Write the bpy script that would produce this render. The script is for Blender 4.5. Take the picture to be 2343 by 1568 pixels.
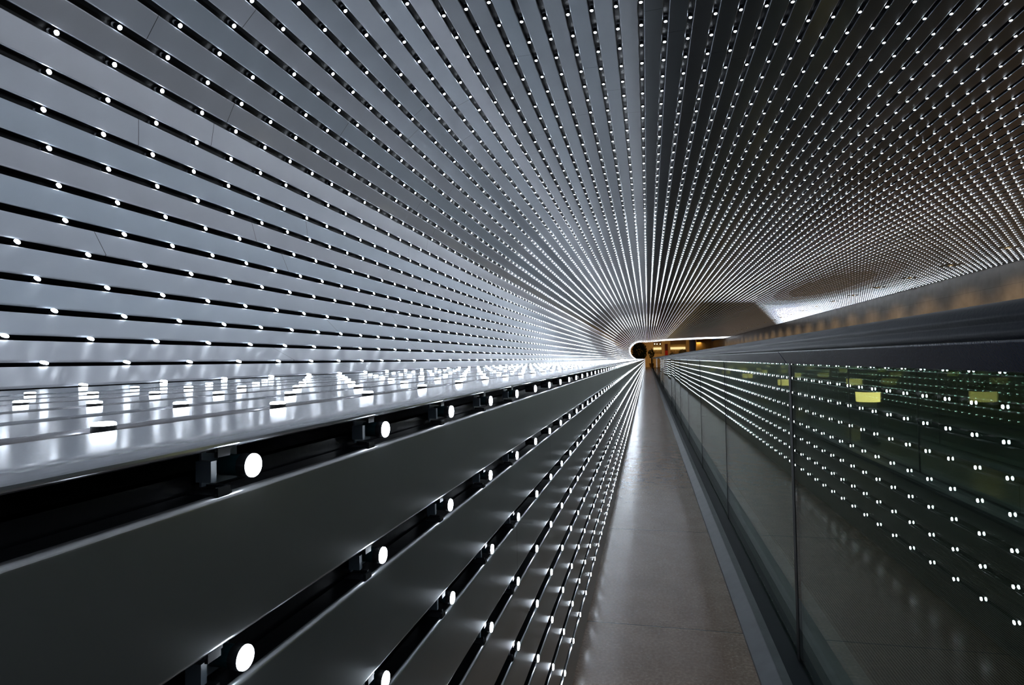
import bpy, math, random
from mathutils import Matrix, Vector
random.seed(7)
for o in list(bpy.data.objects): bpy.data.objects.remove(o)
SC = bpy.context.scene
COL = SC.collection

# ------------------------------------------------------------------ units
# Survey units: 1 u = spacing of the LEDs along the passage = 0.2 m.
# (x right, y up from eye level, z along the passage) -> metres, Z up.
U = 0.2
FLOOR = -5.1
def W(x, y, z): return (x*U, z*U, (y-FLOOR)*U)

# ------------------------------------------------------------------ camera
F_PX = 1361.6
yaw, pitch, roll = (math.radians(a) for a in (-12.8023, 1.7516, -0.9727))
cy, sy, cp, sp, cr, sr = math.cos(yaw), math.sin(yaw), math.cos(pitch), math.sin(pitch), math.cos(roll), math.sin(roll)
fw = (sy*cp, sp, cy*cp); rt = (cy, 0.0, -sy); up0 = (-sy*sp, cp, -cy*sp)
RT = [cr*rt[i]+sr*up0[i] for i in range(3)]
UP = [-sr*rt[i]+cr*up0[i] for i in range(3)]
def sw(v): return Vector((v[0], v[2], v[1]))
cam = bpy.data.cameras.new('camera'); cam_o = bpy.data.objects.new('camera', cam); COL.objects.link(cam_o)
m = Matrix.Identity(4)
for i, v in enumerate((sw(RT), sw(UP), -sw(fw))):
    for j in range(3): m[j][i] = v[j]
m.translation = Vector(W(0, 0, 0)); cam_o.matrix_world = m
cam.sensor_fit = 'HORIZONTAL'; cam.sensor_width = 36.0; cam.lens = F_PX/2343*36
cam.clip_start = 0.02; cam.clip_end = 300
SC.camera = cam_o
def project(x, y, z):
    d = x*fw[0]+y*fw[1]+z*fw[2]
    if d <= 0.05: return None
    return (1171.5+F_PX*(x*RT[0]+y*RT[1]+z*RT[2])/d, 784-F_PX*(x*UP[0]+y*UP[1]+z*UP[2])/d, d)

# ------------------------------------------------------------------ world, exposure
w = bpy.data.worlds.new('world'); SC.world = w; w.use_nodes = True
w.node_tree.nodes['Background'].inputs[0].default_value = (0.02, 0.022, 0.03, 1)
w.node_tree.nodes['Background'].inputs[1].default_value = 0.2
SC.view_settings.view_transform = 'Standard'; SC.view_settings.look = 'None'
SC.view_settings.exposure = 0.0; SC.view_settings.gamma = 1.0; SC.view_settings.use_curve_mapping = False
SC.cycles.max_bounces = 10; SC.cycles.diffuse_bounces = 4; SC.cycles.glossy_bounces = 5
SC.cycles.transmission_bounces = 4; SC.cycles.transparent_max_bounces = 24
SC.cycles.use_denoising = True
SC.cycles.caustics_reflective = False; SC.cycles.caustics_refractive = False
SC.cycles.sample_clamp_indirect = 4.0

LED_E = 34.0                      # radiance of a fully lit LED face
LED_C = (0.80, 0.89, 1.0)
WARM = (1.0, 0.62, 0.26)

# ------------------------------------------------------------------ materials
def nodes(name):
    mt = bpy.data.materials.new(name); mt.use_nodes = True
    nt = mt.node_tree; nt.nodes.clear()
    out = nt.nodes.new('ShaderNodeOutputMaterial')
    return mt, nt, out
def N(nt, kind, **kw):
    n = nt.nodes.new(kind)
    for k, v in kw.items():
        if k.startswith('i_'):
            key = k[2:]; key = int(key) if key.isdigit() else key.replace('_', ' ')
            n.inputs[key].default_value = v
        else: setattr(n, k, v)
    return n
def principled(name, col, rough=0.5, metal=0.0, spec=0.5, noise=0.0, nscale=20.0, bump=0.0, bscale=60.0, coat=0.0):
    mt, nt, out = nodes(name)
    b = N(nt, 'ShaderNodeBsdfPrincipled')
    b.inputs['Base Color'].default_value = (*col, 1); b.inputs['Roughness'].default_value = rough
    b.inputs['Metallic'].default_value = metal; b.inputs['Specular IOR Level'].default_value = spec
    b.inputs['Coat Weight'].default_value = coat
    tc = N(nt, 'ShaderNodeTexCoord')
    if noise:
        nz = N(nt, 'ShaderNodeTexNoise', i_Scale=nscale, i_Detail=4.0)
        nt.links.new(tc.outputs['Object'], nz.inputs['Vector'])
        r = N(nt, 'ShaderNodeValToRGB')
        r.color_ramp.elements[0].position = 0.3; r.color_ramp.elements[1].position = 0.7
        r.color_ramp.elements[0].color = (*[c*(1-noise) for c in col], 1)
        r.color_ramp.elements[1].color = (*[min(1, c*(1+noise)) for c in col], 1)
        nt.links.new(nz.outputs['Fac'], r.inputs[0]); nt.links.new(r.outputs[0], b.inputs['Base Color'])
    if bump:
        nz = N(nt, 'ShaderNodeTexNoise', i_Scale=bscale, i_Detail=3.0)
        nt.links.new(tc.outputs['Object'], nz.inputs['Vector'])
        bp = N(nt, 'ShaderNodeBump', i_Strength=bump, i_Distance=0.002)
        nt.links.new(nz.outputs['Fac'], bp.inputs['Height']); nt.links.new(bp.outputs[0], b.inputs['Normal'])
    nt.links.new(b.outputs[0], out.inputs[0])
    return mt
def emission(name, col, s):
    mt, nt, out = nodes(name)
    e = N(nt, 'ShaderNodeEmission'); e.inputs[0].default_value = (*col, 1); e.inputs[1].default_value = s
    nt.links.new(e.outputs[0], out.inputs[0]); return mt
def math_n(nt, op, a, b=None, c=None):
    n = nt.nodes.new('ShaderNodeMath'); n.operation = op
    for i, v in enumerate((a, b, c)):
        if v is None: continue
        if isinstance(v, (int, float)): n.inputs[i].default_value = v
        else: nt.links.new(v, n.inputs[i])
    return n.outputs[0]

def slat_material(name, col, rough, coat=0.0, bumps=0.15, metal=0.85):
    """painted metal slat, with hairline seams where one length of slat meets the next"""
    mt, nt, out = nodes(name)
    b = N(nt, 'ShaderNodeBsdfPrincipled'); b.inputs['Roughness'].default_value = rough
    b.inputs['Coat Weight'].default_value = coat; b.inputs['Coat Roughness'].default_value = 0.12
    b.inputs['Metallic'].default_value = metal
    at = N(nt, 'ShaderNodeAttribute', attribute_name='slat')
    tc = N(nt, 'ShaderNodeTexCoord'); sx = N(nt, 'ShaderNodeSeparateXYZ'); nt.links.new(tc.outputs['Object'], sx.inputs[0])
    z = math_n(nt, 'ADD', sx.outputs['Y'], math_n(nt, 'MULTIPLY', at.outputs['Fac'], 2.44))
    fr = math_n(nt, 'FRACT', math_n(nt, 'DIVIDE', z, 2.44))
    seam = math_n(nt, 'LESS_THAN', fr, 0.0009)
    nz = N(nt, 'ShaderNodeTexNoise', i_Scale=1.6, i_Detail=5.0, i_Roughness=0.65); nt.links.new(tc.outputs['Object'], nz.inputs['Vector'])
    mx = N(nt, 'ShaderNodeMix', data_type='RGBA'); nt.links.new(nz.outputs['Fac'], mx.inputs[0])
    mx.inputs[6].default_value = (*[c*0.86 for c in col], 1); mx.inputs[7].default_value = (*[min(1, c*1.12) for c in col], 1)
    tone = N(nt, 'ShaderNodeMix', data_type='RGBA', blend_type='MULTIPLY')
    tone.inputs[0].default_value = 1.0
    hue = N(nt, 'ShaderNodeValToRGB'); hue.color_ramp.elements[0].color = (1.0, 0.95, 0.93, 1); hue.color_ramp.elements[1].color = (0.93, 0.98, 1.0, 1)
    nt.links.new(at.outputs['Fac'], hue.inputs[0]); nt.links.new(mx.outputs[2], tone.inputs[6]); nt.links.new(hue.outputs[0], tone.inputs[7])
    dk = N(nt, 'ShaderNodeMix', data_type='RGBA'); nt.links.new(seam, dk.inputs[0]); nt.links.new(tone.outputs[2], dk.inputs[6])
    dk.inputs[7].default_value = (0.02, 0.02, 0.022, 1)
    nt.links.new(dk.outputs[2], b.inputs['Base Color'])
    n2 = N(nt, 'ShaderNodeTexNoise', i_Scale=9.0, i_Detail=3.0); nt.links.new(tc.outputs['Object'], n2.inputs['Vector'])
    bp = N(nt, 'ShaderNodeBump', i_Strength=bumps, i_Distance=0.004); nt.links.new(n2.outputs['Fac'], bp.inputs['Height'])
    nt.links.new(bp.outputs[0], b.inputs['Normal'])
    nt.links.new(b.outputs[0], out.inputs[0]); return mt

def floor_material():
    mt, nt, out = nodes('polished granite tiles')
    b = N(nt, 'ShaderNodeBsdfPrincipled'); b.inputs['Roughness'].default_value = 0.22
    tc = N(nt, 'ShaderNodeTexCoord'); sx = N(nt, 'ShaderNodeSeparateXYZ'); nt.links.new(tc.outputs['Object'], sx.inputs[0])
    off = -11.78*U + 6.5*U*20
    fr = math_n(nt, 'FRACT', math_n(nt, 'DIVIDE', math_n(nt, 'ADD', sx.outputs['Y'], off), 6.5*U))
    j1 = math_n(nt, 'LESS_THAN', math_n(nt, 'ABSOLUTE', math_n(nt, 'SUBTRACT', fr, 0.5)), 0.4978)
    n1 = N(nt, 'ShaderNodeTexNoise', i_Scale=90.0, i_Detail=6.0, i_Roughness=0.7); nt.links.new(tc.outputs['Object'], n1.inputs['Vector'])
    n2 = N(nt, 'ShaderNodeTexNoise', i_Scale=7.0, i_Detail=6.0, i_Roughness=0.7); nt.links.new(tc.outputs['Object'], n2.inputs['Vector'])
    r1 = N(nt, 'ShaderNodeValToRGB'); e = r1.color_ramp.elements
    e[0].position = 0.3; e[0].color = (0.19, 0.118, 0.078, 1); e[1].position = 0.66; e[1].color = (0.40, 0.285, 0.215, 1)
    e.new(0.5).color = (0.28, 0.188, 0.132, 1)
    nt.links.new(n1.outputs['Fac'], r1.inputs[0])
    r2 = N(nt, 'ShaderNodeValToRGB'); r2.color_ramp.elements[0].position = 0.3; r2.color_ramp.elements[1].position = 0.7
    r2.color_ramp.elements[0].color = (0.72, 0.68, 0.64, 1); r2.color_ramp.elements[1].color = (1, 1, 1, 1)
    nt.links.new(n2.outputs['Fac'], r2.inputs[0])
    mu = N(nt, 'ShaderNodeMix', data_type='RGBA', blend_type='MULTIPLY'); mu.inputs[0].default_value = 1
    nt.links.new(r1.outputs[0], mu.inputs[6]); nt.links.new(r2.outputs[0], mu.inputs[7])
    v = N(nt, 'ShaderNodeTexVoronoi', i_Scale=45.0); nt.links.new(tc.outputs['Object'], v.inputs['Vector'])
    fl = math_n(nt, 'LESS_THAN', v.outputs['Distance'], 0.13)
    ms = N(nt, 'ShaderNodeMix', data_type='RGBA'); nt.links.new(math_n(nt, 'MULTIPLY', fl, 0.45), ms.inputs[0])
    nt.links.new(mu.outputs[2], ms.inputs[6]); ms.inputs[7].default_value = (0.5, 0.42, 0.36, 1)
    mj = N(nt, 'ShaderNodeMix', data_type='RGBA'); nt.links.new(j1, mj.inputs[0])
    mj.inputs[6].default_value = (0.02, 0.015, 0.012, 1); nt.links.new(ms.outputs[2], mj.inputs[7])
    nt.links.new(mj.outputs[2], b.inputs['Base Color'])
    rr = math_n(nt, 'ADD', math_n(nt, 'MULTIPLY', n2.outputs['Fac'], 0.16), 0.13); nt.links.new(rr, b.inputs['Roughness'])
    nt.links.new(b.outputs[0], out.inputs[0]); return mt

def stone_material():
    mt, nt, out = nodes('honed brown stone wall')
    b = N(nt, 'ShaderNodeBsdfPrincipled'); b.inputs['Roughness'].default_value = 0.45
    tc = N(nt, 'ShaderNodeTexCoord'); mp = N(nt, 'ShaderNodeMapping'); nt.links.new(tc.outputs['Object'], mp.inputs[0])
    mp.inputs['Rotation'].default_value = (0, math.pi/2, math.pi/2)
    sx = N(nt, 'ShaderNodeSeparateXYZ'); nt.links.new(tc.outputs['Object'], sx.inputs[0])
    cb = N(nt, 'ShaderNodeCombineXYZ'); nt.links.new(sx.outputs['Y'], cb.inputs[0]); nt.links.new(sx.outputs['Z'], cb.inputs[1])
    br = N(nt, 'ShaderNodeTexBrick', i_Scale=1.0); nt.links.new(cb.outputs[0], br.inputs['Vector'])
    br.inputs['Brick Width'].default_value = 1.6; br.inputs['Row Height'].default_value = 0.62; br.inputs['Mortar Size'].default_value = 0.003
    br.inputs['Color1'].default_value = (0.34, 0.285, 0.24, 1); br.inputs['Color2'].default_value = (0.28, 0.235, 0.2, 1)
    br.inputs['Mortar'].default_value = (0.12, 0.1, 0.09, 1)
    nz = N(nt, 'ShaderNodeTexNoise', i_Scale=3.0, i_Detail=6.0); nt.links.new(cb.outputs[0], nz.inputs['Vector'])
    mu = N(nt, 'ShaderNodeMix', data_type='RGBA', blend_type='MULTIPLY'); mu.inputs[0].default_value = 0.7
    nt.links.new(br.outputs['Color'], mu.inputs[6]); nt.links.new(nz.outputs['Fac'], mu.inputs[7])
    nt.links.new(mu.outputs[2], b.inputs['Base Color']); nt.links.new(b.outputs[0], out.inputs[0]); return mt

def glass_material(name, tint):
    """pane: each face mirrors by its Fresnel share and lets the rest through, tinted"""
    mt, nt, out = nodes(name)
    g = N(nt, 'ShaderNodeNewGeometry'); dp = N(nt, 'ShaderNodeVectorMath', operation='DOT_PRODUCT')
    nt.links.new(g.outputs['Normal'], dp.inputs[0]); nt.links.new(g.outputs['Incoming'], dp.inputs[1])
    c = math_n(nt, 'ABSOLUTE', dp.outputs['Value'])
    f = math_n(nt, 'ADD', math_n(nt, 'MULTIPLY', math_n(nt, 'POWER', math_n(nt, 'SUBTRACT', 1.0, c), 5.0), 0.94), 0.05)
    tr = N(nt, 'ShaderNodeBsdfTransparent'); tr.inputs[0].default_value = (*tint, 1)
    gl = N(nt, 'ShaderNodeBsdfGlossy'); gl.inputs['Roughness'].default_value = 0.0; gl.inputs[0].default_value = (0.93, 0.96, 0.93, 1)
    mx = N(nt, 'ShaderNodeMixShader'); nt.links.new(f, mx.inputs[0]); nt.links.new(tr.outputs[0], mx.inputs[1]); nt.links.new(gl.outputs[0], mx.inputs[2])
    nt.links.new(mx.outputs[0], out.inputs[0]); return mt

def belt_material():
    """ribbed pallets of the moving walkway: fine ribs along the travel and a joint every 0.4 m"""
    mt, nt, out = nodes('ribbed aluminium pallets')
    b = N(nt, 'ShaderNodeBsdfPrincipled'); b.inputs['Roughness'].default_value = 0.5; b.inputs['Metallic'].default_value = 0.3
    tc = N(nt, 'ShaderNodeTexCoord'); sx = N(nt, 'ShaderNodeSeparateXYZ'); nt.links.new(tc.outputs['Object'], sx.inputs[0])
    j = math_n(nt, 'LESS_THAN', math_n(nt, 'FRACT', math_n(nt, 'DIVIDE', sx.outputs['Y'], 0.4)), 0.012)
    mx = N(nt, 'ShaderNodeMix', data_type='RGBA'); nt.links.new(j, mx.inputs[0])
    mx.inputs[6].default_value = (0.055, 0.05, 0.042, 1); mx.inputs[7].default_value = (0.015, 0.015, 0.014, 1)
    nt.links.new(mx.outputs[2], b.inputs['Base Color']); nt.links.new(b.outputs[0], out.inputs[0]); return mt

M = dict(
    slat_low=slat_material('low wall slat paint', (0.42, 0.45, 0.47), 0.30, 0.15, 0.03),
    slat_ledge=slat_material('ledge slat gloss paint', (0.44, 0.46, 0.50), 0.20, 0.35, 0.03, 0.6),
    slat_cove_lit=slat_material('slat paint with cove light', (0.62, 0.66, 0.73), 0.34, 0.4, 0.05, 0.48),  # same slat paint, base lightened to carry the light on the cove
    slat_ceil_shaded=slat_material('slat paint with ceiling shade', (0.27, 0.292, 0.318), 0.29, 0.05, 0.03, 0.93),  # same slat paint, base darkened to stand in for shade on the ceiling
    channel=principled('black channel lining', (0.003, 0.0035, 0.005), 0.3, spec=0.22, bump=0.3, bscale=30),
    collar=principled('dark moulded collar', (0.012, 0.013, 0.016), 0.4),
    clip=principled('black spring clip', (0.01, 0.011, 0.014), 0.35),
    board=principled('pale circuit board', (0.11, 0.14, 0.17), 0.3),
    glow=principled('dark teal LED barrel', (0.01, 0.05, 0.06), 0.3),
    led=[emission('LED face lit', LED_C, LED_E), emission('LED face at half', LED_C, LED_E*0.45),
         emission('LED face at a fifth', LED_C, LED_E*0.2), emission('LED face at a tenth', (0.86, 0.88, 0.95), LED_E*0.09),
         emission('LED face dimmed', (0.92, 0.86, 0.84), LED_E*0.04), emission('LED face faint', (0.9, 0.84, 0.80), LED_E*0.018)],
    floor=floor_material(), stone=stone_material(),
    plaster=principled('dark plaster', (0.10, 0.10, 0.11), 0.8),
    steel=principled('brushed stainless steel', (0.085, 0.092, 0.10), 0.42, metal=0.6, noise=0.15, nscale=14, bump=0.1),
    navy=principled('dark anodised aluminium', (0.007, 0.010, 0.016), 0.5, spec=0.12, noise=0.1, nscale=8),
    skirt=principled('navy painted balustrade skirt', (0.013, 0.018, 0.032), 0.22, spec=0.09, bump=0.25, bscale=300),
    rubber=principled('black blue handrail rubber', (0.004, 0.007, 0.013), 0.3, spec=0.05, bump=0.12, bscale=180),
    gasket=principled('black gasket', (0.004, 0.004, 0.005), 0.6),
    glass=glass_material('green tinted balustrade glass', (0.72, 0.80, 0.745)),
    belt=belt_material(),
    skirting=principled('black brush skirting', (0.012, 0.012, 0.012), 0.7),
    bezel=principled('brass coloured bezel', (0.45, 0.32, 0.16), 0.35, metal=0.8),
    bulb=emission('warm lamp', (1.0, 0.80, 0.48), 14.0),
    amber=emission('amber lamp shade', (1.0, 0.66, 0.24), 5.0),
    bollard=principled('dark bollard metal', (0.10, 0.13, 0.12), 0.4),
)

# ------------------------------------------------------------------ mesh helpers
class MB:
    def __init__(s): s.v = []; s.f = []; s.mi = []; s.mats = []; s.att = []
    def mat(s, m):
        if m not in s.mats: s.mats.append(m)
        return s.mats.index(m)
    def quadstrip(s, pts, z0, z1, m, closed=False, att=0.0, caps=False):
        """extrude a section [(x,y)...] from z0 to z1"""
        k = s.mat(m); b = len(s.v); n = len(pts)
        for z in (z0, z1):
            for x, y in pts: s.v.append(W(x, y, z)); s.att.append(att)
        for i in range(n if closed else n-1):
            j = (i+1) % n
            s.f.append((b+i, b+j, b+n+j, b+n+i)); s.mi.append(k)
        if caps and closed:
            s.f.append(tuple(range(b+n-1, b-1, -1))); s.f.append(tuple(range(b+n, b+2*n))); s.mi += [k, k]
    def box(s, x0, x1, y0, y1, z0, z1, m):
        s.quadstrip([(x0, y0), (x1, y0), (x1, y1), (x0, y1)], z0, z1, m, True, caps=True)
    def ngon(s, pts, m):
        k = s.mat(m); b = len(s.v)
        for p in pts: s.v.append(tuple(p)); s.att.append(0)
        s.f.append(tuple(range(b, b+len(pts)))); s.mi.append(k)
    def rings(s, rings, m, cap0=False, cap1=False):
        """lathe style: list of equally long rings of world points"""
        k = s.mat(m) if not isinstance(m, list) else None
        b = len(s.v); n = len(rings[0])
        for r in rings:
            for p in r: s.v.append(tuple(p)); s.att.append(0)
        for q in range(len(rings)-1):
            kk = k if k is not None else s.mat(m[q])
            for i in range(n):
                j = (i+1) % n
                s.f.append((b+q*n+i, b+q*n+j, b+(q+1)*n+j, b+(q+1)*n+i)); s.mi.append(kk)
        if cap0: s.f.append(tuple(range(b+n-1, b-1, -1))); s.mi.append(k if k is not None else s.mat(m[0]))
        if cap1:
            e = b+(len(rings)-1)*n; s.f.append(tuple(range(e, e+n))); s.mi.append(k if k is not None else s.mat(m[-1]))
    def build(s, name, parent=None, origin=None, smooth=False, att=False):
        me = bpy.data.meshes.new(name)
        if origin is not None:
            vs = [(x-origin[0], y-origin[1], z-origin[2]) for x, y, z in s.v]
        else: vs = s.v
        me.from_pydata(vs, [], s.f)
        for mt in s.mats: me.materials.append(mt)
        me.polygons.foreach_set('material_index', s.mi)
        if smooth: me.polygons.foreach_set('use_smooth', [True]*len(s.f))
        if att:
            a = me.attributes.new('slat', 'FLOAT', 'POINT'); a.data.foreach_set('value', s.att)
        me.update()
        o = bpy.data.objects.new(name, me); COL.objects.link(o)
        if origin is not None: o.location = origin
        if parent is not None:
            o.parent = parent
            if origin is not None: o.location = Vector(origin)-parent.location
            else: o.location = -parent.location if parent.type == 'EMPTY' else (0, 0, 0)
        return o
def tag(o, label=None, cat=None, group=None, kind=None):
    for k, v in (('label', label), ('category', cat), ('group', group), ('kind', kind)):
        if v: o[k] = v
    return o
def empty(name, loc):
    o = bpy.data.objects.new(name, None); COL.objects.link(o); o.location = loc; o.empty_display_size = 0.05; return o

Z0, Z1 = -26.0, 320.0            # the lit passage runs between these

# ------------------------------------------------------------------ the rows of slots (section of the passage)
low = [(-1.272, -0.325-0.5948*i) for i in range(8)]
ledge = [(-1.85, -0.213), (-2.44, -0.213), (-3.06, -0.213), (-3.68, -0.213), (-4.26, -0.213), (-4.83, -0.210)]
raw = {0: (-5.42, -0.18), 1: (-6.077, .049), 2: (-6.642, .346), 3: (-7.09, .70), 4: (-7.52, 1.133), 5: (-7.90, 1.637), 6: (-8.20, 2.14),
       7: (-8.44, 2.70), 8: (-8.60, 3.267), 9: (-8.66, 3.84), 10: (-8.66, 4.45), 11: (-8.56, 5.05), 12: (-8.31, 5.57), 13: (-7.984, 6.071),
       14: (-7.619, 6.54), 15: (-7.21, 6.96), 16: (-6.75, 7.345), 17: (-6.272, 7.719), 18: (-5.75, 8.02), 19: (-5.2, 8.255), 20: (-4.63, 8.41),
       22: (-3.481, 8.53), 25: (-1.719, 8.534), 28: (0.04, 8.49), 30: (1.246, 8.531), 36: (4.875, 8.734), 44: (9.88, 9.06), 54: (16.24, 9.22),
       70: (26.1, 9.48), 89: (37.7, 9.58)}
ph = {0: .78, 1: .92, 2: .95, 3: .86, 4: .99, 5: 1.03, 6: .93, 7: 1.03, 8: 1.01, 9: .97, 10: 1.05, 11: 1.08, 12: .94, 13: .87, 14: .82, 15: .80,
      16: .655, 17: .69, 18: .71, 19: .6, 20: .51, 22: .45, 25: .42, 28: .28, 30: .31, 36: .585, 44: .62, 54: .74, 89: .525}
def interp(t, k):
    ks = sorted(t)
    for a, b in zip(ks, ks[1:]):
        if a <= k <= b:
            q = (k-a)/(b-a); va, vb = t[a], t[b]
            if isinstance(va, tuple): return tuple(va[i]+(vb[i]-va[i])*q for i in range(2))
            return va+(vb-va)*q
rows = []                         # dict(p, n, t, phase, zone, idx)
for i, p in enumerate(reversed(low)): rows.append(dict(p=p, ph=(.6, .58, .575, .585, .62, .68, .665, .708)[i], zone='low', idx=8-i))
for i, p in enumerate(ledge): rows.append(dict(p=p, ph=(.71, .72, .77, .84, .84, .8)[i], zone='ledge', idx=i+1))
for k in range(90): rows.append(dict(p=interp(raw, k), ph=interp(ph, k), zone='cove' if k <= 19 else 'ceil', idx=k+1))
def unit(a): l = math.hypot(*a); return (a[0]/l, a[1]/l)
for i, r in enumerate(rows):
    if r['zone'] == 'low': r['n'] = (1.0, 0.0)
    elif r['zone'] == 'ledge': r['n'] = (0.0, 1.0)
    else:
        a, b = rows[i-1]['p'], rows[min(i+1, len(rows)-1)]['p']
        t = unit((b[0]-a[0], b[1]-a[1])); r['n'] = (t[1], -t[0])
HW, LIP, DEPTH, BACK = 0.068, 0.02, 0.11, 0.125

def lip(c, along, n, r, seg, rev=False):
    """quarter round from the slot side of a slat on to its face"""
    pts = []
    for q in range(seg+1):
        a = q/seg*math.pi/2
        pts.append((c[0]+along[0]*r*(1-math.sin(a)) - n[0]*r*(1-math.cos(math.pi/2-a)) , c[1]+along[1]*r*(1-math.sin(a)) - n[1]*r*(1-math.cos(math.pi/2-a))))
    return pts[::-1] if rev else pts
def slat(mb, A, nA, B, nB, mat, seg, att, mid=None):
    """slat between slot A and slot B"""
    t = unit((B[0]-A[0], B[1]-A[1])) if mid is None else None
    tA = t or (nA[0]*0-nA[1], nA[0]) ; tB = t or (-nB[1], nB[0])
    if mid is not None:
        tA = unit((mid[0][0]-A[0], mid[0][1]-A[1])); tB = unit((B[0]-mid[-1][0], B[1]-mid[-1][1]))
    nA2 = nA if mid is not None else (t[1], -t[0]); nB2 = nB if mid is not None else nA2
    a = (A[0]+tA[0]*HW, A[1]+tA[1]*HW); b = (B[0]-tB[0]*HW, B[1]-tB[1]*HW)
    pts = []
    for q in range(seg+1):                       # lip at A
        g = q/seg*math.pi/2
        pts.append((a[0]+tA[0]*LIP*(1-math.cos(g))-nA2[0]*LIP*(1-math.sin(g)), a[1]+tA[1]*LIP*(1-math.cos(g))-nA2[1]*LIP*(1-math.sin(g))))
    if mid: pts += mid
    for q in range(seg, -1, -1):
        g = q/seg*math.pi/2
        pts.append((b[0]-tB[0]*LIP*(1-math.cos(g))-nB2[0]*LIP*(1-math.sin(g)), b[1]-tB[1]*LIP*(1-math.cos(g))-nB2[1]*LIP*(1-math.sin(g))))
    mb.quadstrip(pts, Z0, Z1, mat, att=att)
    mb.quadstrip([(a[0]-nA2[0]*DEPTH, a[1]-nA2[1]*DEPTH), pts[0]], Z0, Z1, M['channel'])
    mb.quadstrip([pts[-1], (b[0]-nB2[0]*DEPTH, b[1]-nB2[1]*DEPTH)], Z0, Z1, M['channel'])
mbs = {k: MB() for k in ('low', 'ledge', 'cove', 'ceil')}
for i in range(len(rows)-1):
    a, b = rows[i], rows[i+1]
    mat = {'low': M['slat_low'], 'ledge': M['slat_ledge'], 'cove': M['slat_cove_lit'], 'ceil': M['slat_ceil_shaded']}[a['zone']]
    seg = {'low': 8, 'ledge': 5, 'cove': 3, 'ceil': 2}[a['zone']]
    mid = None; z = a['zone']
    if a['zone'] == 'low' and b['zone'] == 'ledge':      # the rounded nose where the ledge turns down
        mid = [(-1.272-0.085*(1-math.cos(g)), -0.2505+0.0375*math.sin(g)) for g in [q/10*math.pi/2 for q in range(1, 11)]]
        mid = [(x, y) for x, y in mid if y > -0.2475]
        mat = M['slat_ledge']; z = 'ledge'
        b2 = dict(b)
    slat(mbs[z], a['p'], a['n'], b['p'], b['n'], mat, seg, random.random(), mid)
# bottom board of the low wall and the far edge of the ceiling
p = rows[0]['p']
mbs['low'].quadstrip([(p[0]-DEPTH, p[1]-HW), (p[0]-LIP, p[1]-HW), (p[0]-.006, p[1]-HW-.006), (p[0], p[1]-HW-LIP), (p[0], FLOOR)], Z0, Z1, M['slat_low'], att=.3)
p = rows[-1]['p']
mbs['ceil'].quadstrip([(p[0]+HW, p[1]+.1), (p[0]+HW, p[1]), (38.2, p[1]), (38.2, p[1]+.6)], Z0, Z1, M['slat_ceil_shaded'], att=.6)
# black channel lining behind the slots
def lining(zone):
    rr = [r for r in rows if r['zone'] == zone]
    i0 = rows.index(rr[0]); i1 = rows.index(rr[-1]); ext = rows[i0:min(i1+2, len(rows))]
    if zone == 'low': ext = rr
    pts = [(r['p'][0]-r['n'][0]*BACK, r['p'][1]-r['n'][1]*BACK) for r in ext]
    if zone == 'low': pts = [(pts[0][0], FLOOR)] + pts + [(-1.272-BACK, -0.213-BACK)]
    if zone == 'ledge': pts = [(-1.272-BACK, -0.213-BACK)] + pts
    if zone == 'ceil': pts.append((38.2, pts[-1][1]))
    m = MB(); m.quadstrip(pts, Z0, Z1, M['channel']); return m
NAMES = {'low': 'wall_near_left', 'ledge': 'trim_1', 'cove': 'wall_left', 'ceil': 'ceiling'}
SHELL = {}
for zn, nm in NAMES.items():
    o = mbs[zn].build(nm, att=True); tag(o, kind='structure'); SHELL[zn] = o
    c = lining(zn).build('light_channel', parent=o); c['label'] = 'black channel lining behind the slats'

# ------------------------------------------------------------------ LEDs
R_LED = 0.038
def frame(n):
    """room-facing normal n (x,y) -> world vectors: normal, tangent across the slot, along the passage"""
    nn = Vector((n[0], 0, n[1])); t = Vector((-n[1], 0, n[0])); a = Vector((0, 1, 0)); return nn, t, a
def ring(c, nn, t, a, r, h, k):
    return [c+nn*h+(t*math.cos(2*math.pi*q/k)+a*math.sin(2*math.pi*q/k))*r for q in range(k)]
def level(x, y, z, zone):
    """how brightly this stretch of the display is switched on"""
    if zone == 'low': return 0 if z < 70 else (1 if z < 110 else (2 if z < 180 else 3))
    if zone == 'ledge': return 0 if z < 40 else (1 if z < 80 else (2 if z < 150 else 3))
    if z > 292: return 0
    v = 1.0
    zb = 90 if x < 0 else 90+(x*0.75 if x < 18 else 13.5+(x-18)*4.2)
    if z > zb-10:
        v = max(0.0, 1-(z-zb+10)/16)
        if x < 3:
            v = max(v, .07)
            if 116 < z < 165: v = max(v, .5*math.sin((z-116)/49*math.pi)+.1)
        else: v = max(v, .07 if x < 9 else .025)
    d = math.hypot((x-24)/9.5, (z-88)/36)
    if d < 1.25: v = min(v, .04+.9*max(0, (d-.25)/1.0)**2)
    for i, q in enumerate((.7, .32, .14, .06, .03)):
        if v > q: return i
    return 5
in_view = []; others = []
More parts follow.
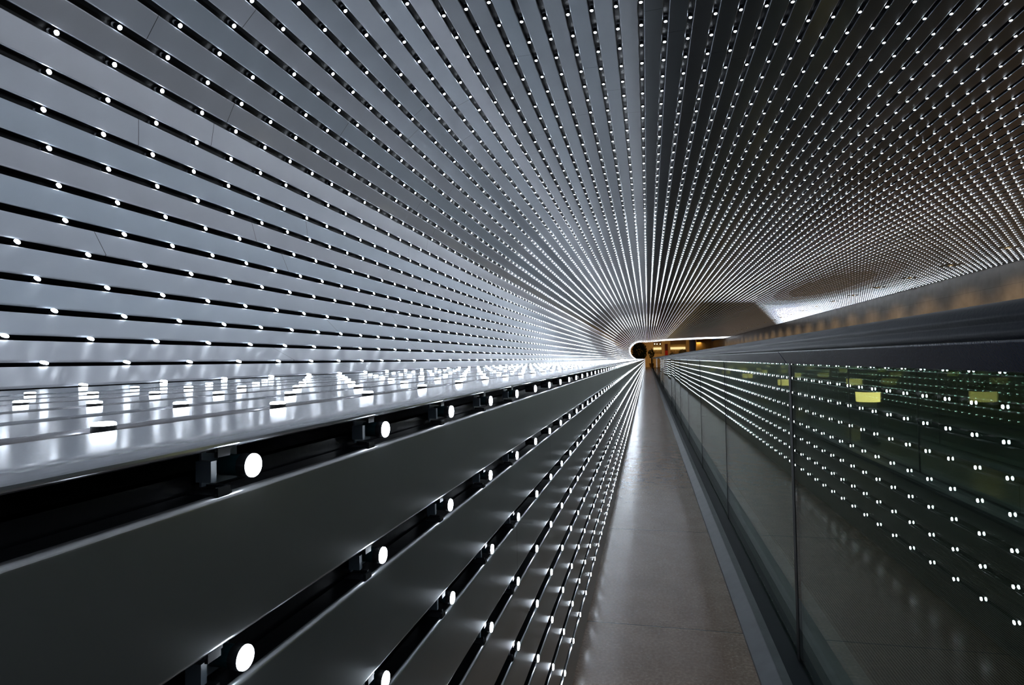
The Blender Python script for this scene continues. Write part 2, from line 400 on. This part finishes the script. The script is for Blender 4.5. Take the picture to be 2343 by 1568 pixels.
for r in rows:
    n = r['n']; z = r['ph']+math.ceil(Z0-r['ph'])+1; seen = []
    while z < Z1-0.3:
        if r['zone'] == 'ceil' and abs(r['p'][0]-32.2) < .62 and abs((z-62.6+10.45*50) % 10.45-10.45*round(((z-62.6+10.45*50) % 10.45)/10.45)) < .55:
            z += 1.0; continue
        q = project(r['p'][0], r['p'][1], z)
        ok = q is not None and -4 < q[0] < 2347 and -4 < q[1] < 1572
        if ok and r['zone'] == 'low' and r['idx'] > 0: pass
        item = dict(r=r, z=z, d=q[2] if q else 0, ok=ok, px=q)
        if ok:
            # disc area in the picture
            v = (r['p'][0], r['p'][1], z); L = math.sqrt(sum(c*c for c in v))
            cosv = abs(v[0]*n[0]+v[1]*n[1])/L
            item['area'] = max(cosv, .15)/(q[2]**2); seen.append(item)
        (in_view if ok else others).append(item)
        z += 1.0
    for k, it in enumerate(sorted(seen, key=lambda i: i['z'])): it['ord'] = k+1
in_view.sort(key=lambda i: -i['area'])
single, rest = in_view[:300], in_view[300:]+others
ORD = ('first second third fourth fifth sixth seventh eighth ninth tenth eleventh twelfth thirteenth fourteenth fifteenth sixteenth seventeenth '
       'eighteenth nineteenth twentieth twenty-first twenty-second twenty-third twenty-fourth twenty-fifth twenty-sixth twenty-seventh twenty-eighth '
       'twenty-ninth thirtieth').split()
def ordn(k):
    if k <= 30: return ORD[k-1]
    tens = {3: 'thirty', 4: 'forty', 5: 'fifty', 6: 'sixty', 7: 'seventy', 8: 'eighty'}[k//10]
    return tens+'-'+ORD[k % 10-1] if k % 10 else {30: 'thirtieth', 40: 'fortieth', 50: 'fiftieth', 60: 'sixtieth', 70: 'seventieth', 80: 'eightieth'}[k]
def led_label(it):
    z, k, o = it['r']['zone'], it['r']['idx'], it['ord']; near = '' if o == 1 else ordn(o)+' '
    if z == 'low': return 'upright white LED disc, %snearest in the %s slot down the low wall' % (near, ordn(k))
    if z == 'ledge': return 'white LED puck on the ledge, %snearest in its %s groove from the edge' % (near, ordn(k))
    if z == 'cove': return 'curved wall LED disc, %snearest in the %s slot above the ledge' % (near, ordn(k))
    return 'ceiling LED disc, %s from the top edge, in the %s slot above the ledge' % (ordn(o), ordn(k))
GROUP = {'low': 'LED lights of the low wall', 'ledge': 'LED pucks on the ledge', 'cove': 'LED lights of the curved wall', 'ceil': 'LED lights of the ceiling'}

# one full light with parts and one small light as a single mesh, built facing +Z (local: z = out, y = along the passage)
def local_led(kind, k):
    nn, t, a = Vector((0, 0, U)), Vector((U, 0, 0)), Vector((0, U, 0)); c = Vector((0, 0, 0)); m = MB()
    if kind == 'lens':
        m.rings([ring(c, nn, t, a, R_LED, .012, k), ring(c, nn, t, a, R_LED, .018, k), ring(c, nn, t, a, R_LED*.93, .022, k), ring(c, nn, t, a, R_LED*.75, .024, k)], M['led'][0], cap1=True)
    elif kind == 'collar':
        m.rings([ring(c, nn, t, a, R_LED*1.02, -.022, k), ring(c, nn, t, a, R_LED*1.02, .012, k), ring(c, nn, t, a, R_LED*.9, .0125, k)], M['collar'], cap0=True, cap1=True)
    elif kind == 'barrel':
        m.rings([ring(c, nn, t, a, R_LED*.92, -.095, k), ring(c, nn, t, a, R_LED*.92, -.022, k)], M['glow'], cap0=True)
    elif kind == 'circuit_board':
        for x0, x1, y0, y1, z0, z1 in ((-.03, .035, -.12, -.095, -.1, -.045), (-.055, .055, -.095, .07, -.108, -.1)):
            bx(m, x0, x1, y0, y1, z0, z1, M['board'])
    elif kind == 'clip':
        for s in (-1, 1):
            bx(m, s*.074, s*.064, -.15, -.075, -.108, -.006, M['clip']); bx(m, s*.074, s*.046, -.14, -.085, -.016, -.004, M['clip'])
            bx(m, s*.068, s*.050, -.075, -.058, -.1, -.03, M['clip'])
    elif kind == 'small':
        m.rings([ring(c, nn, t, a, R_LED*1.02, -.1, k), ring(c, nn, t, a, R_LED*1.02, .007, k)], M['collar'])
        m.rings([ring(c, nn, t, a, R_LED, .007, k), ring(c, nn, t, a, R_LED, .016, k), ring(c, nn, t, a, R_LED*.85, .022, k)], M['led'][0], cap1=True)
    return m
def bx(m, x0, x1, y0, y1, z0, z1, mat):
    x0, x1 = min(x0, x1), max(x0, x1)
    P = [Vector((x, y, z))*U for z in (z0, z1) for x, y in ((x0, y0), (x1, y0), (x1, y1), (x0, y1))]
    b = len(m.v); k = m.mat(mat)
    for p in P: m.v.append(tuple(p)); m.att.append(0)
    for f in ((3, 2, 1, 0), (4, 5, 6, 7), (0, 1, 5, 4), (1, 2, 6, 5), (2, 3, 7, 6), (3, 0, 4, 7)):
        m.f.append(tuple(b+i for i in f)); m.mi.append(k)
def mesh_only(m, name):
    me = bpy.data.meshes.new(name); me.from_pydata(m.v, [], m.f)
    for mt in m.mats: me.materials.append(mt)
    me.polygons.foreach_set('material_index', m.mi); me.update(); return me
ME = {k: mesh_only(local_led(k, 28 if k != 'small' else 14), k) for k in ('lens', 'collar', 'barrel', 'circuit_board', 'clip', 'small')}
def basis(n):
    nn, t, a = frame(n); m3 = Matrix.Identity(4)
    tt = a.cross(nn)
    for i, v in enumerate((tt, a, nn)):
        for j in range(3): m3[j][i] = v[j]
    return m3
proto = {}
for k in ('full', 'plain', 'small'):
    if k == 'small': root = bpy.data.objects.new('led_light', ME['small'])
    else:
        root = bpy.data.objects.new('led_light', None); root.empty_display_size = .02
        parts = ['lens', 'collar', 'barrel'] + (['circuit_board', 'clip'] if k == 'full' else [])
        for pn in parts:
            c = bpy.data.objects.new(pn, ME[pn]); c.parent = root
            if pn == 'clip': c['label'] = 'black spring clip holding the light in its slot'
    proto[k] = root
for it in single:
    r = it['r']; size = 2*R_LED*F_PX/it['d']
    k = 'small' if size < 17 else ('full' if r['zone'] == 'low' else 'plain')
    src = proto[k]; o = src.copy(); COL.objects.link(o)
    for ch in src.children:
        c = ch.copy(); COL.objects.link(c); c.parent = o
    mm = basis(r['n']); mm.translation = Vector(W(r['p'][0], r['p'][1], it['z'])); o.matrix_world = mm
    tag(o, led_label(it), 'light', GROUP[r['zone']])
for k, s in proto.items():
    for c in list(s.children): bpy.data.objects.remove(c)
    bpy.data.objects.remove(s)
far = {z: MB() for z in NAMES}
for it in rest:
    r = it['r']; x, y = r['p']; nn, t, a = frame(r['n']); c = Vector(W(x, y, it['z'])); m = far[r['zone']]
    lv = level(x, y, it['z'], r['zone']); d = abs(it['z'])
    nn, t, a = nn*U, t*U, a*U
    if d < 36:
        k = 8
        m.rings([ring(c, nn, t, a, R_LED*1.02, -.05, k), ring(c, nn, t, a, R_LED*1.02, .007, k)], M['collar'])
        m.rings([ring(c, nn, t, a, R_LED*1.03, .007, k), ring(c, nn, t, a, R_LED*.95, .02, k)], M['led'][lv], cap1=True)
    else:
        k = 5 if d < 120 else 4
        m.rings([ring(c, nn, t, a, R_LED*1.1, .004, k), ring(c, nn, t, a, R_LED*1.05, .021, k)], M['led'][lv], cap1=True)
LBL = {'low': 'remaining white LED discs in the slots of the low wall, receding to the far end',
       'ledge': 'remaining white LED pucks on the glossy ledge, merging to a bright band',
       'cove': 'remaining white LED discs in the slots of the curved left wall',
       'ceil': 'remaining white LED discs in the ceiling slots, thousands receding to the far end'}
for z, m in far.items():
    o = m.build('led_lights'); tag(o, LBL[z], 'lights', GROUP[z], 'stuff')

# ------------------------------------------------------------------ floor and shell
def plane(name, pts, mat, kind='structure', parent=None):
    m = MB(); m.ngon([W(*p) for p in pts], mat); o = m.build(name, parent=parent); 
    if parent is None: o['kind'] = kind
    return o
ZB = 440.0
m = MB()
m.ngon([W(-10, FLOOR, Z0-4), W(3.2, FLOOR, Z0-4), W(3.2, FLOOR, ZB), W(-10, FLOOR, ZB)], M['floor'])
m.ngon([W(10, FLOOR, Z0-4), W(15.9, FLOOR, Z0-4), W(15.9, FLOOR, 327), W(10, FLOOR, 327)], M['floor'])
m.ngon([W(23, FLOOR, Z0-4), W(39, FLOOR, Z0-4), W(39, FLOOR, 327), W(23, FLOOR, 327)], M['floor'])
m.ngon([W(3.2, FLOOR, 327), W(39, FLOOR, 327), W(39, FLOOR, ZB), W(3.2, FLOOR, ZB)], M['floor'])
m.ngon([W(-1.2, FLOOR+.004, 336), W(6, FLOOR+.004, 336), W(6, FLOOR+.004, 338), W(-1.2, FLOOR+.004, 338)], M['channel'])
o = m.build('floor'); o['kind'] = 'structure'
o = MB(); o.box(38.2, 38.9, FLOOR, 9.7, Z0-4, ZB, M['stone']); o = o.build('wall_right'); o['kind'] = 'structure'
m = MB(); m.box(-11, 39, FLOOR, 13, Z0-4.5, Z0-4, M['plaster']); o = m.build('wall_behind'); o['kind'] = 'structure'

# ------------------------------------------------------------------ downlights near the right wall
def circ(c, r, k, axis=(0, 0, 1)):
    return [Vector((c[0]+r*math.cos(2*math.pi*q/k), c[1]+r*math.sin(2*math.pi*q/k), c[2])) for q in range(k)]
def spot(name, loc, target, power, col, size, blend, radius, parent=None):
    l = bpy.data.lights.new(name, 'SPOT'); l.energy = power; l.color = col; l.spot_size = size; l.spot_blend = blend; l.shadow_soft_size = radius
    o = bpy.data.objects.new(name, l); COL.objects.link(o)
    d = Vector(target)-Vector(loc); o.rotation_euler = d.to_track_quat('-Z', 'Y').to_euler()
    if parent is not None: o.parent = parent; o.location = Vector(loc)-parent.location
    else: o.location = loc
    return o
for k in range(-7, 26):
    z = 62.6+10.45*k
    if z < Z0+3 or z > Z1-3: continue
    y = 9.535-.02; c = W(32.2, y, z)
    e = empty('downlight', c)
    m = MB(); r = .055
    m.rings([circ((c[0], c[1], c[2]+.004), r*1.0, 24), circ((c[0], c[1], c[2]-.012), r*1.0, 24), circ((c[0], c[1], c[2]-.012), r*.72, 24), circ((c[0], c[1], c[2]+.0), r*.62, 24)], M['bezel'])
    m.build('bezel', parent=e)
    m = MB(); m.ngon([tuple(v) for v in circ((c[0], c[1], c[2]-.004), r*.66, 20)][::-1], M['bulb']); m.build('lamp', parent=e)
    spot('lamp_light', (c[0], c[1], c[2]-.03), W(37.6, -2.5, z), 62, (1.0, 0.72, 0.36), math.radians(118), .8, .03, e)
    vis = z > 55 and z < 140
    if vis:
        kk = int(round((z-62.6)/10.45))+1
        lab = 'small warm recessed downlight beside the right wall, %s from the right edge of the photo' % ordn(kk)
    elif z < 60: lab = 'warm recessed downlight of the right ceiling row, nearer than the photo shows'
    else: lab = 'tiny warm recessed downlight farther down the right ceiling row'
    tag(e, lab, 'light', 'recessed downlights along the right wall')

# ------------------------------------------------------------------ moving walkways
def walkway(xa, xb, za, zb, label):
    """xa, xb = glass planes, near side first; runs za..zb"""
    e = empty('moving_walkway', W((xa+xb)/2, FLOOR, (za+zb)/2)); tag(e, label, 'moving walkway', 'moving walkways')
    s0 = 1
    for xg, s in ((xa, 1), (xb, -1)):
        X = lambda dx: xg+s*dx
        m = MB()   # outer chamfered kerb: stainless
        m.quadstrip([(X(-.69), FLOOR), (X(-.685), -5.06), (X(-.44), -4.915), (X(-.425), -4.91), (X(-.285), -4.91), (X(-.28), -4.94)], za, zb, M['steel'])
        o = m.build('kerb', parent=e); o['label'] = 'brushed stainless kerb at the foot of the balustrade'
        m = MB()
        m.quadstrip([(X(-.285), -4.93), (X(-.28), -4.915), (X(-.035), -4.915), (X(-.035), -4.95), (X(.055), -4.95), (X(.055), -4.915), (X(.16), -4.915)], za, zb, M['navy'])
        m.build('base_profile', parent=e)
        m = MB()
        m.quadstrip([(X(.16), -4.915), (X(.86), -4.91), (X(.875), -4.92), (X(.875), -5.1)], za, zb, M['steel'])
        m.build('inner_deck', parent=e)
        m = MB()
        m.quadstrip([(X(.875), -4.98), (X(.96), -4.98), (X(.96), -5.12)], za, zb, M['skirting']); m.build('brush_strip', parent=e)
        # glass panels with gaskets between
        j = [10.6+8.7*k for k in range(-6, 60)]; j = [q for q in j if za+1.5 < q < zb-1.5]
        edges = [za+1.2]+j+[zb-1.2]
        rnd = random.Random(11)
        for a, b in zip(edges, edges[1:]):
            g = MB(); x0, x1 = sorted((X(0), X(.038))); mid = (a+b)/2
            # the panes are never set perfectly in line: each is turned by a fraction of a degree
            tw = math.tan(math.radians(rnd.uniform(-.05, .05) if mid < 34 else rnd.uniform(-.28, .28)))
            za2, zb2 = a+(.078 if 10 < a < 11 else .024), b-(.078 if 10 < b < 11 else .024)
            def xo(x, z): return x+(z-mid)*tw
            g.rings([[W(xo(x0, za2), -4.945, za2), W(xo(x1, za2), -4.945, za2), W(xo(x1, za2), -.06, za2), W(xo(x0, za2), -.06, za2)],
                     [W(xo(x0, zb2), -4.945, zb2), W(xo(x1, zb2), -4.945, zb2), W(xo(x1, zb2), -.06, zb2), W(xo(x0, zb2), -.06, zb2)]], M['glass'], cap0=True, cap1=True)
            g.build('glass_panel', parent=e)
        x0, x1 = sorted((X(-.008), X(.052)))
        for q in j:
            hw = .075 if 10 < q < 11 else .022
            g = MB(); g.box(x0, x1, -4.94, -.1, q-hw, q+hw, M['gasket']); g.build('panel_gasket', parent=e)
        # skirt panel between handrail and glass, in lengths
        pr = [(X(-.165), .085), (X(-.165), .06), (X(-.045), -.122), (X(-.03), -.128), (X(.08), -.128), (X(.2), .06), (X(.2), .085)]
        for a, b in zip(edges, edges[1:]):
            g = MB(); g.quadstrip(pr, a+.02, b-.02, M['skirt'], True, caps=True); g.build('skirt_panel', parent=e)
        # handrail: C-shaped rubber, with rounded newel ends
        def hr(cx, cy):
            P = []
            for ax, ay in ((-.16, .07), (-.20, .075), (-.225, .11), (-.222, .15), (-.205, .168), (-.205, .185), (-.222, .2), (-.225, .235), (-.20, .285), (-.14, .318), (-.05, .332), (.05, .332), (.14, .318), (.2, .285), (.225, .235), (.222, .2), (.205, .185), (.205, .168), (.222, .15), (.225, .11), (.2, .075), (.16, .07)):
                P.append((ax, ay))
            return P
        P = hr(0, 0); cxh = X(.03)
        m = MB(); rings = []
        def ringat(pos, ang):
            # section placed at (y,z) pos with the section's up direction rotated by ang in the yz plane
            out = []
            for ax, ay in P:
                h = ay-.2
                out.append(Vector(W(cxh+ax, pos[0]+h*math.cos(ang), pos[1]+h*math.sin(ang))))
            return out
        R = 2.1
        for q in range(0, 13): # far/near newel: half turn
            g = math.pi*(1-q/12); rings.append(ringat((.2-R+R*math.cos(g), za-R*math.sin(g)*.9), -g))
        for q in range(0, 13):
            g = math.pi*q/12; rings.append(ringat((.2-R+R*math.cos(g), zb+R*math.sin(g)*.9), g))
        m.rings(rings, M['rubber']); m.build('handrail', parent=e, smooth=True)
        for zz, sg in ((za, -1), (zb, 1)):      # rounded glass-fronted newel panel
            g = MB(); x0, x1 = sorted((X(0), X(.038))); pts = [(0.0, -.15)]
            ps = [(-.15-2.0+2.0*math.cos(a), sg*1.7*math.sin(a)) for a in [math.pi*q/12 for q in range(13)]]
            ys = [W(x0, y, zz+dz-sg*1.2) for y, dz in ps]; y2 = [W(x1, y, zz+dz-sg*1.2) for y, dz in ps]
            g.rings([ys, y2], M['glass'], cap0=True, cap1=True); g.build('newel_panel', parent=e)
            g = MB(); g.box(min(X(-.25), X(.25)), max(X(-.25), X(.25)), FLOOR, -4.2, zz-.9, zz+.9, M['navy']); g.build('newel_base', parent=e)
    # ribbed belt
    m = MB(); x0, x1 = xa+.96, xb-.96; n = int((x1-x0)/.0475); pts = []
    for i in range(n):
        x = x0+(x1-x0)*i/n; p = (x1-x0)/n
        pts += [(x, -5.105), (x+p*.08, -5.06), (x+p*.5, -5.06), (x+p*.58, -5.105)]
    pts.append((x1, -5.105)); m.quadstrip(pts, za-1, zb+1, M['belt']); m.build('pallet_belt', parent=e)
    return e
walkway(2.285, 10.95, -20.0, 318.0, 'near moving walkway with green glass balustrades and blue-black handrail beside the passage floor')
walkway(15.3, 23.95, -20.0, 318.0, 'second moving walkway, dim behind the near glass, toward the right wall')

# ------------------------------------------------------------------ amber bollard lights on the median
for k in range(-1, 15):
    z = 38.3+21.4*k; x = 12.4; c = W(x, FLOOR, z)
    e = empty('bollard_light', c); r = .45*U
    m = MB(); m.rings([circ((c[0], c[1], 0), r*1.25, 24), circ((c[0], c[1], .02), r*1.25, 24), circ((c[0], c[1], .021), r, 24), circ((c[0], c[1], (-2.72-FLOOR)*U), r, 24)], M['bollard'], cap1=True); m.build('post', parent=e)
    m = MB(); m.rings([circ((c[0], c[1], (-2.72-FLOOR)*U), r*1.35, 24), circ((c[0], c[1], (-2.15-FLOOR)*U), r*1.4, 24)], M['amber']); m.build('lamp_shade', parent=e)
    m = MB(); m.rings([circ((c[0], c[1], (-2.15-FLOOR)*U), r*1.42, 24), circ((c[0], c[1], (-2.11-FLOOR)*U), r*1.3, 24)], M['bollard'], cap0=True, cap1=True); m.build('cap', parent=e)
    if 0 <= k < 3: lab = 'amber topped bollard lamp seen through the glass, %s from the right' % ordn(k+1)
    elif k < 0: lab = 'amber topped bollard lamp on the median, nearer than the photo shows'
    else: lab = 'amber topped bollard lamp, tiny, farther along the median behind the glass'
    tag(e, lab, 'lamp', 'bollard lamps between the moving walkways')

# ------------------------------------------------------------------ lobby beyond the far end
exec_lobby = True
def px(xp, yp, z):
    d = [fw[i]+RT[i]*(xp-1171.5)/F_PX-UP[i]*(yp-784)/F_PX for i in range(3)]
    return d[0]*z/d[2], d[1]*z/d[2]
L = dict(
    wall=principled('warm lobby plaster', (0.62, 0.42, 0.20), 0.7, noise=.1, nscale=2),
    wood=principled('amber wood panelling', (0.60, 0.36, 0.09), 0.45, noise=.25, nscale=1.2),
    brown=principled('brown soffit', (0.16, 0.08, 0.03), 0.6),
    lit=emission('lit cove in shop', (1.0, 0.78, 0.36), 1.05),
    red=principled('red banner cloth', (0.40, 0.01, 0.008), 0.8),
    maroon=principled('dark maroon banner cloth', (0.07, 0.006, 0.006), 0.8),
    grey=principled('grey painted column', (0.42, 0.43, 0.52), 0.5),
    leaf=principled('dark green leaves', (0.035, 0.06, 0.012), 0.5, noise=.5, nscale=6),
    leaf2=principled('yellow green leaves', (0.14, 0.16, 0.02), 0.5, noise=.4, nscale=6),
    bark=principled('brown bark', (0.09, 0.06, 0.03), 0.8),
    pot=principled('brass planter', (0.45, 0.30, 0.08), 0.4, metal=.4),
    shelf=principled('ochre shelf goods', (0.42, 0.26, 0.09), 0.6, noise=.6, nscale=14),
)
ZL = 420.0
def xs(xp, z): return px(xp, 800, z)[0]
def yx(xp, yp, z): return px(xp, yp, z)[1]
top = 12.5
m = MB()
openings = [(1495, 1514), (1534, 1570)]
edges = [xs(1440, ZL)-14, xs(1495, ZL), xs(1514, ZL), xs(1534, ZL), xs(1570, ZL), 39]
ysill = yx(1520, 811, ZL); yhead = 12.0
for a, b in ((edges[0], edges[1]), (edges[2], edges[3]), (edges[4], edges[5])): m.box(a, b, FLOOR, top, ZL, ZL+1.2, L['wall'])
for a, b in ((edges[1], edges[2]), (edges[3], edges[4])):
    m.box(a, b, FLOOR, ysill, ZL, ZL+1.2, L['wall'])
    m.box(a, b, yx(1550, 787, ZL), top, ZL, ZL+1.2, L['brown'])
o = m.build('wall_back'); o['kind'] = 'structure'
plane('ceiling_lobby', [(-26, top, Z1), (39, top, Z1), (39, top, ZL+14), (-26, top, ZL+14)], L['brown'])
m = MB(); m.box(-26, -25, FLOOR, top, Z1, ZL+14, L['brown']); m.box(-26, -1.4, FLOOR-.02, top, Z1+.05, Z1+.6, M['plaster']) if False else None
o = m.build('wall_lobby_left'); o['kind'] = 'structure'
plane('floor_lobby', [(-26, FLOOR-.001, Z1), (-9.9, FLOOR-.001, Z1), (-9.9, FLOOR-.001, ZL+14), (-26, FLOOR-.001, ZL+14)], M['floor'])
# shop displays in the two openings
for (a, b), nm in zip(openings, ('left', 'right')):
    xa, xb = xs(a, ZL), xs(b, ZL); e = empty('shop_display', W((xa+xb)/2, FLOOR, ZL+6))
    m = MB(); m.box(xa-1, xb+1, FLOOR, top, ZL+9, ZL+9.5, L['wall']); m.build('back_panel', parent=e)
    m = MB(); m.box(xa, xb, yx(1550, 799.5, ZL+8), yx(1550, 794.5, ZL+8), ZL+8.2, ZL+8.9, L['lit']); m.build('light_strip', parent=e)
    m = MB(); m.box(xa, xb, FLOOR, yx(1550, 809, ZL), ZL+2.0, ZL+5, L['wood']); m.build('counter', parent=e)
    g = MB(); random.seed(3 if nm == 'left' else 5)
    x = xa+.15
    while x < xb-.4:
        wd = random.uniform(.25, .7); h = random.uniform(.6, 2.4); y0 = yx(1550, 809, ZL)
        g.box(x, x+wd, y0, y0+h, ZL+2.6, ZL+2.6+wd, L['shelf']); x += wd+random.uniform(.05, .3)
    g = g.build('goods', parent=e); g['kind'] = 'stuff'
    tag(e, 'lit shop front with goods on a counter, %s of the red banner' % nm, 'shop display', 'shop fronts in the lobby')
# ceiling bulbs
for i, xp in enumerate((1498, 1503.2, 1510.5)):
    z = ZL-6; x, y = px(xp, 787.4, z); e = empty('pendant_lamp', W(x, y, z)); c = W(x, y, z)
    m = MB()
    rr = []
    for q in range(7):
        a = math.pi*q/6; rr.append(circ((c[0], c[1], c[2]-.06*math.cos(a)), max(.001, .06*math.sin(a)), 12))
    m.rings(rr, M['bulb']); m.build('bulb', parent=e)
    m = MB(); m.rings([circ((c[0], c[1], c[2]+.08), .012, 8), circ((c[0], c[1], (top-FLOOR)*U), .012, 8)], M['clip']); m.build('stem', parent=e)
    tag(e, '%s of three small round lamps above the left shop front' % ('leftmost', 'middle', 'rightmost')[i], 'lamp', 'pendant lamps at the shop')
# banner
z = ZL-2; x0, x1 = xs(1521.5, z), xs(1528, z); e = empty('banner', W((x0+x1)/2, FLOOR, z))
m = MB(); m.box(x0, x1, FLOOR+.2, yx(1524, 802.5, z), z, z+.12, L['red']); m.build('lower_cloth', parent=e)
m = MB(); m.box(x0, x1, yx(1524, 802.5, z), yx(1524, 787, z), z, z+.12, L['maroon']); m.build('upper_cloth', parent=e)
tag(e, 'tall narrow banner, dark maroon above red, between the shop fronts', 'banner')
# grey round column and wood panel to its right
z = 372.0; xc = (xs(1577, z)+xs(1592, z))/2; r = (xs(1592, z)-xs(1577, z))/2*U; c = W(xc, FLOOR, z)
m = MB(); m.rings([circ((c[0], c[1], 0), r, 40), circ((c[0], c[1], (top-FLOOR)*U), r, 40)], L['grey']); o = m.build('column', smooth=True); o['kind'] = 'structure'
m = MB(); z = 380.0; m.box(xs(1594, z), 38.2, FLOOR, top, z, z+.8, L['wood']); o = m.build('wall_panel'); o['kind'] = 'structure'
# plants
def leafblob(name, c, rad, n, mats, size, seed, parent):
    random.seed(seed); m = MB()
    for _ in range(n):
        u = Vector((random.gauss(0, 1), random.gauss(0, 1), random.gauss(0, 1))).normalized()*random.uniform(.35, 1)**.5
        p = Vector((c[0]+u.x*rad[0], c[1]+u.y*rad[1], c[2]+u.z*rad[2]))
        a = Vector((random.uniform(-1, 1), random.uniform(-1, 1), random.uniform(-1, 1))).normalized(); b = a.orthogonal().normalized()
        l = size*random.uniform(.6, 1.3); q = a.cross(b)
        m.ngon([p-a*l, p-b*l*.35+q*l*.1, p+a*l, p+b*l*.35+q*l*.1], mats[0] if random.random() < .8 else mats[1])
    o = m.build(name, parent=parent); return o
def plant(name, xp0, xp1, yt, z, label, n, seed, size, yb=None):
    x0, x1 = xs(xp0, z), xs(xp1, z); yt = yx((xp0+xp1)/2, yt, z); yb = FLOOR+2 if yb is None else yx((xp0+xp1)/2, yb, z)
    e = empty(name, W((x0+x1)/2, FLOOR, z)); c = W((x0+x1)/2, (yt+yb)/2, z)
    leafblob('foliage', c, ((x1-x0)/2*U, (x1-x0)/2*U, (yt-yb)/2*U), n, (L['leaf'], L['leaf2']), size, seed, e)
    m = MB(); m.rings([circ((c[0], c[1], .3), .05, 10), circ((c[0], c[1], c[2]), .03, 10)], L['bark']); m.build('trunk', parent=e)
    m = MB(); m.rings([circ((c[0], c[1], 0), .22, 20), circ((c[0], c[1], .42), .3, 20), circ((c[0], c[1], .42), .27, 20), circ((c[0], c[1], .36), .26, 20)], L['pot'], cap0=True, cap1=True); m.build('planter', parent=e)
    tag(e, label, 'plant', 'potted plants in the lobby')
plant('potted_tree', 1446, 1480, 783, 362, 'large dark leafy tree behind the left end of the low wall', 1500, 1, .14, yb=826)
plant('potted_shrub', 1551, 1573.5, 798.5, 366, 'round dark green bush in front of the right shop front', 900, 2, .07, yb=822)
plant('potted_palm', 1483, 1497, 799, 372, 'thin arching plant in front of the left shop front', 160, 4, .16, yb=820)
plant('potted_shrub', 1528, 1549, 807, 372, 'low dark plant at the foot of the red banner', 300, 6, .08, yb=824)
# lobby lamps
def area(name, loc, target, power, col, sx, sy):
    l = bpy.data.lights.new(name, 'AREA'); l.energy = power; l.color = col; l.shape = 'RECTANGLE'; l.size = sx; l.size_y = sy
    o = bpy.data.objects.new(name, l); COL.objects.link(o); o.location = loc
    d = Vector(target)-Vector(loc); o.rotation_euler = d.to_track_quat('-Z', 'Y').to_euler(); return o
area('lobby_ceiling_light', W(12, 12.2, 385), W(12, FLOOR, 395), 380, (1.0, .68, .3), 8, 3)
area('lobby_ceiling_light', W(-12, 12.2, 385), W(-12, FLOOR, 385), 80, (1.0, .68, .3), 4, 3)
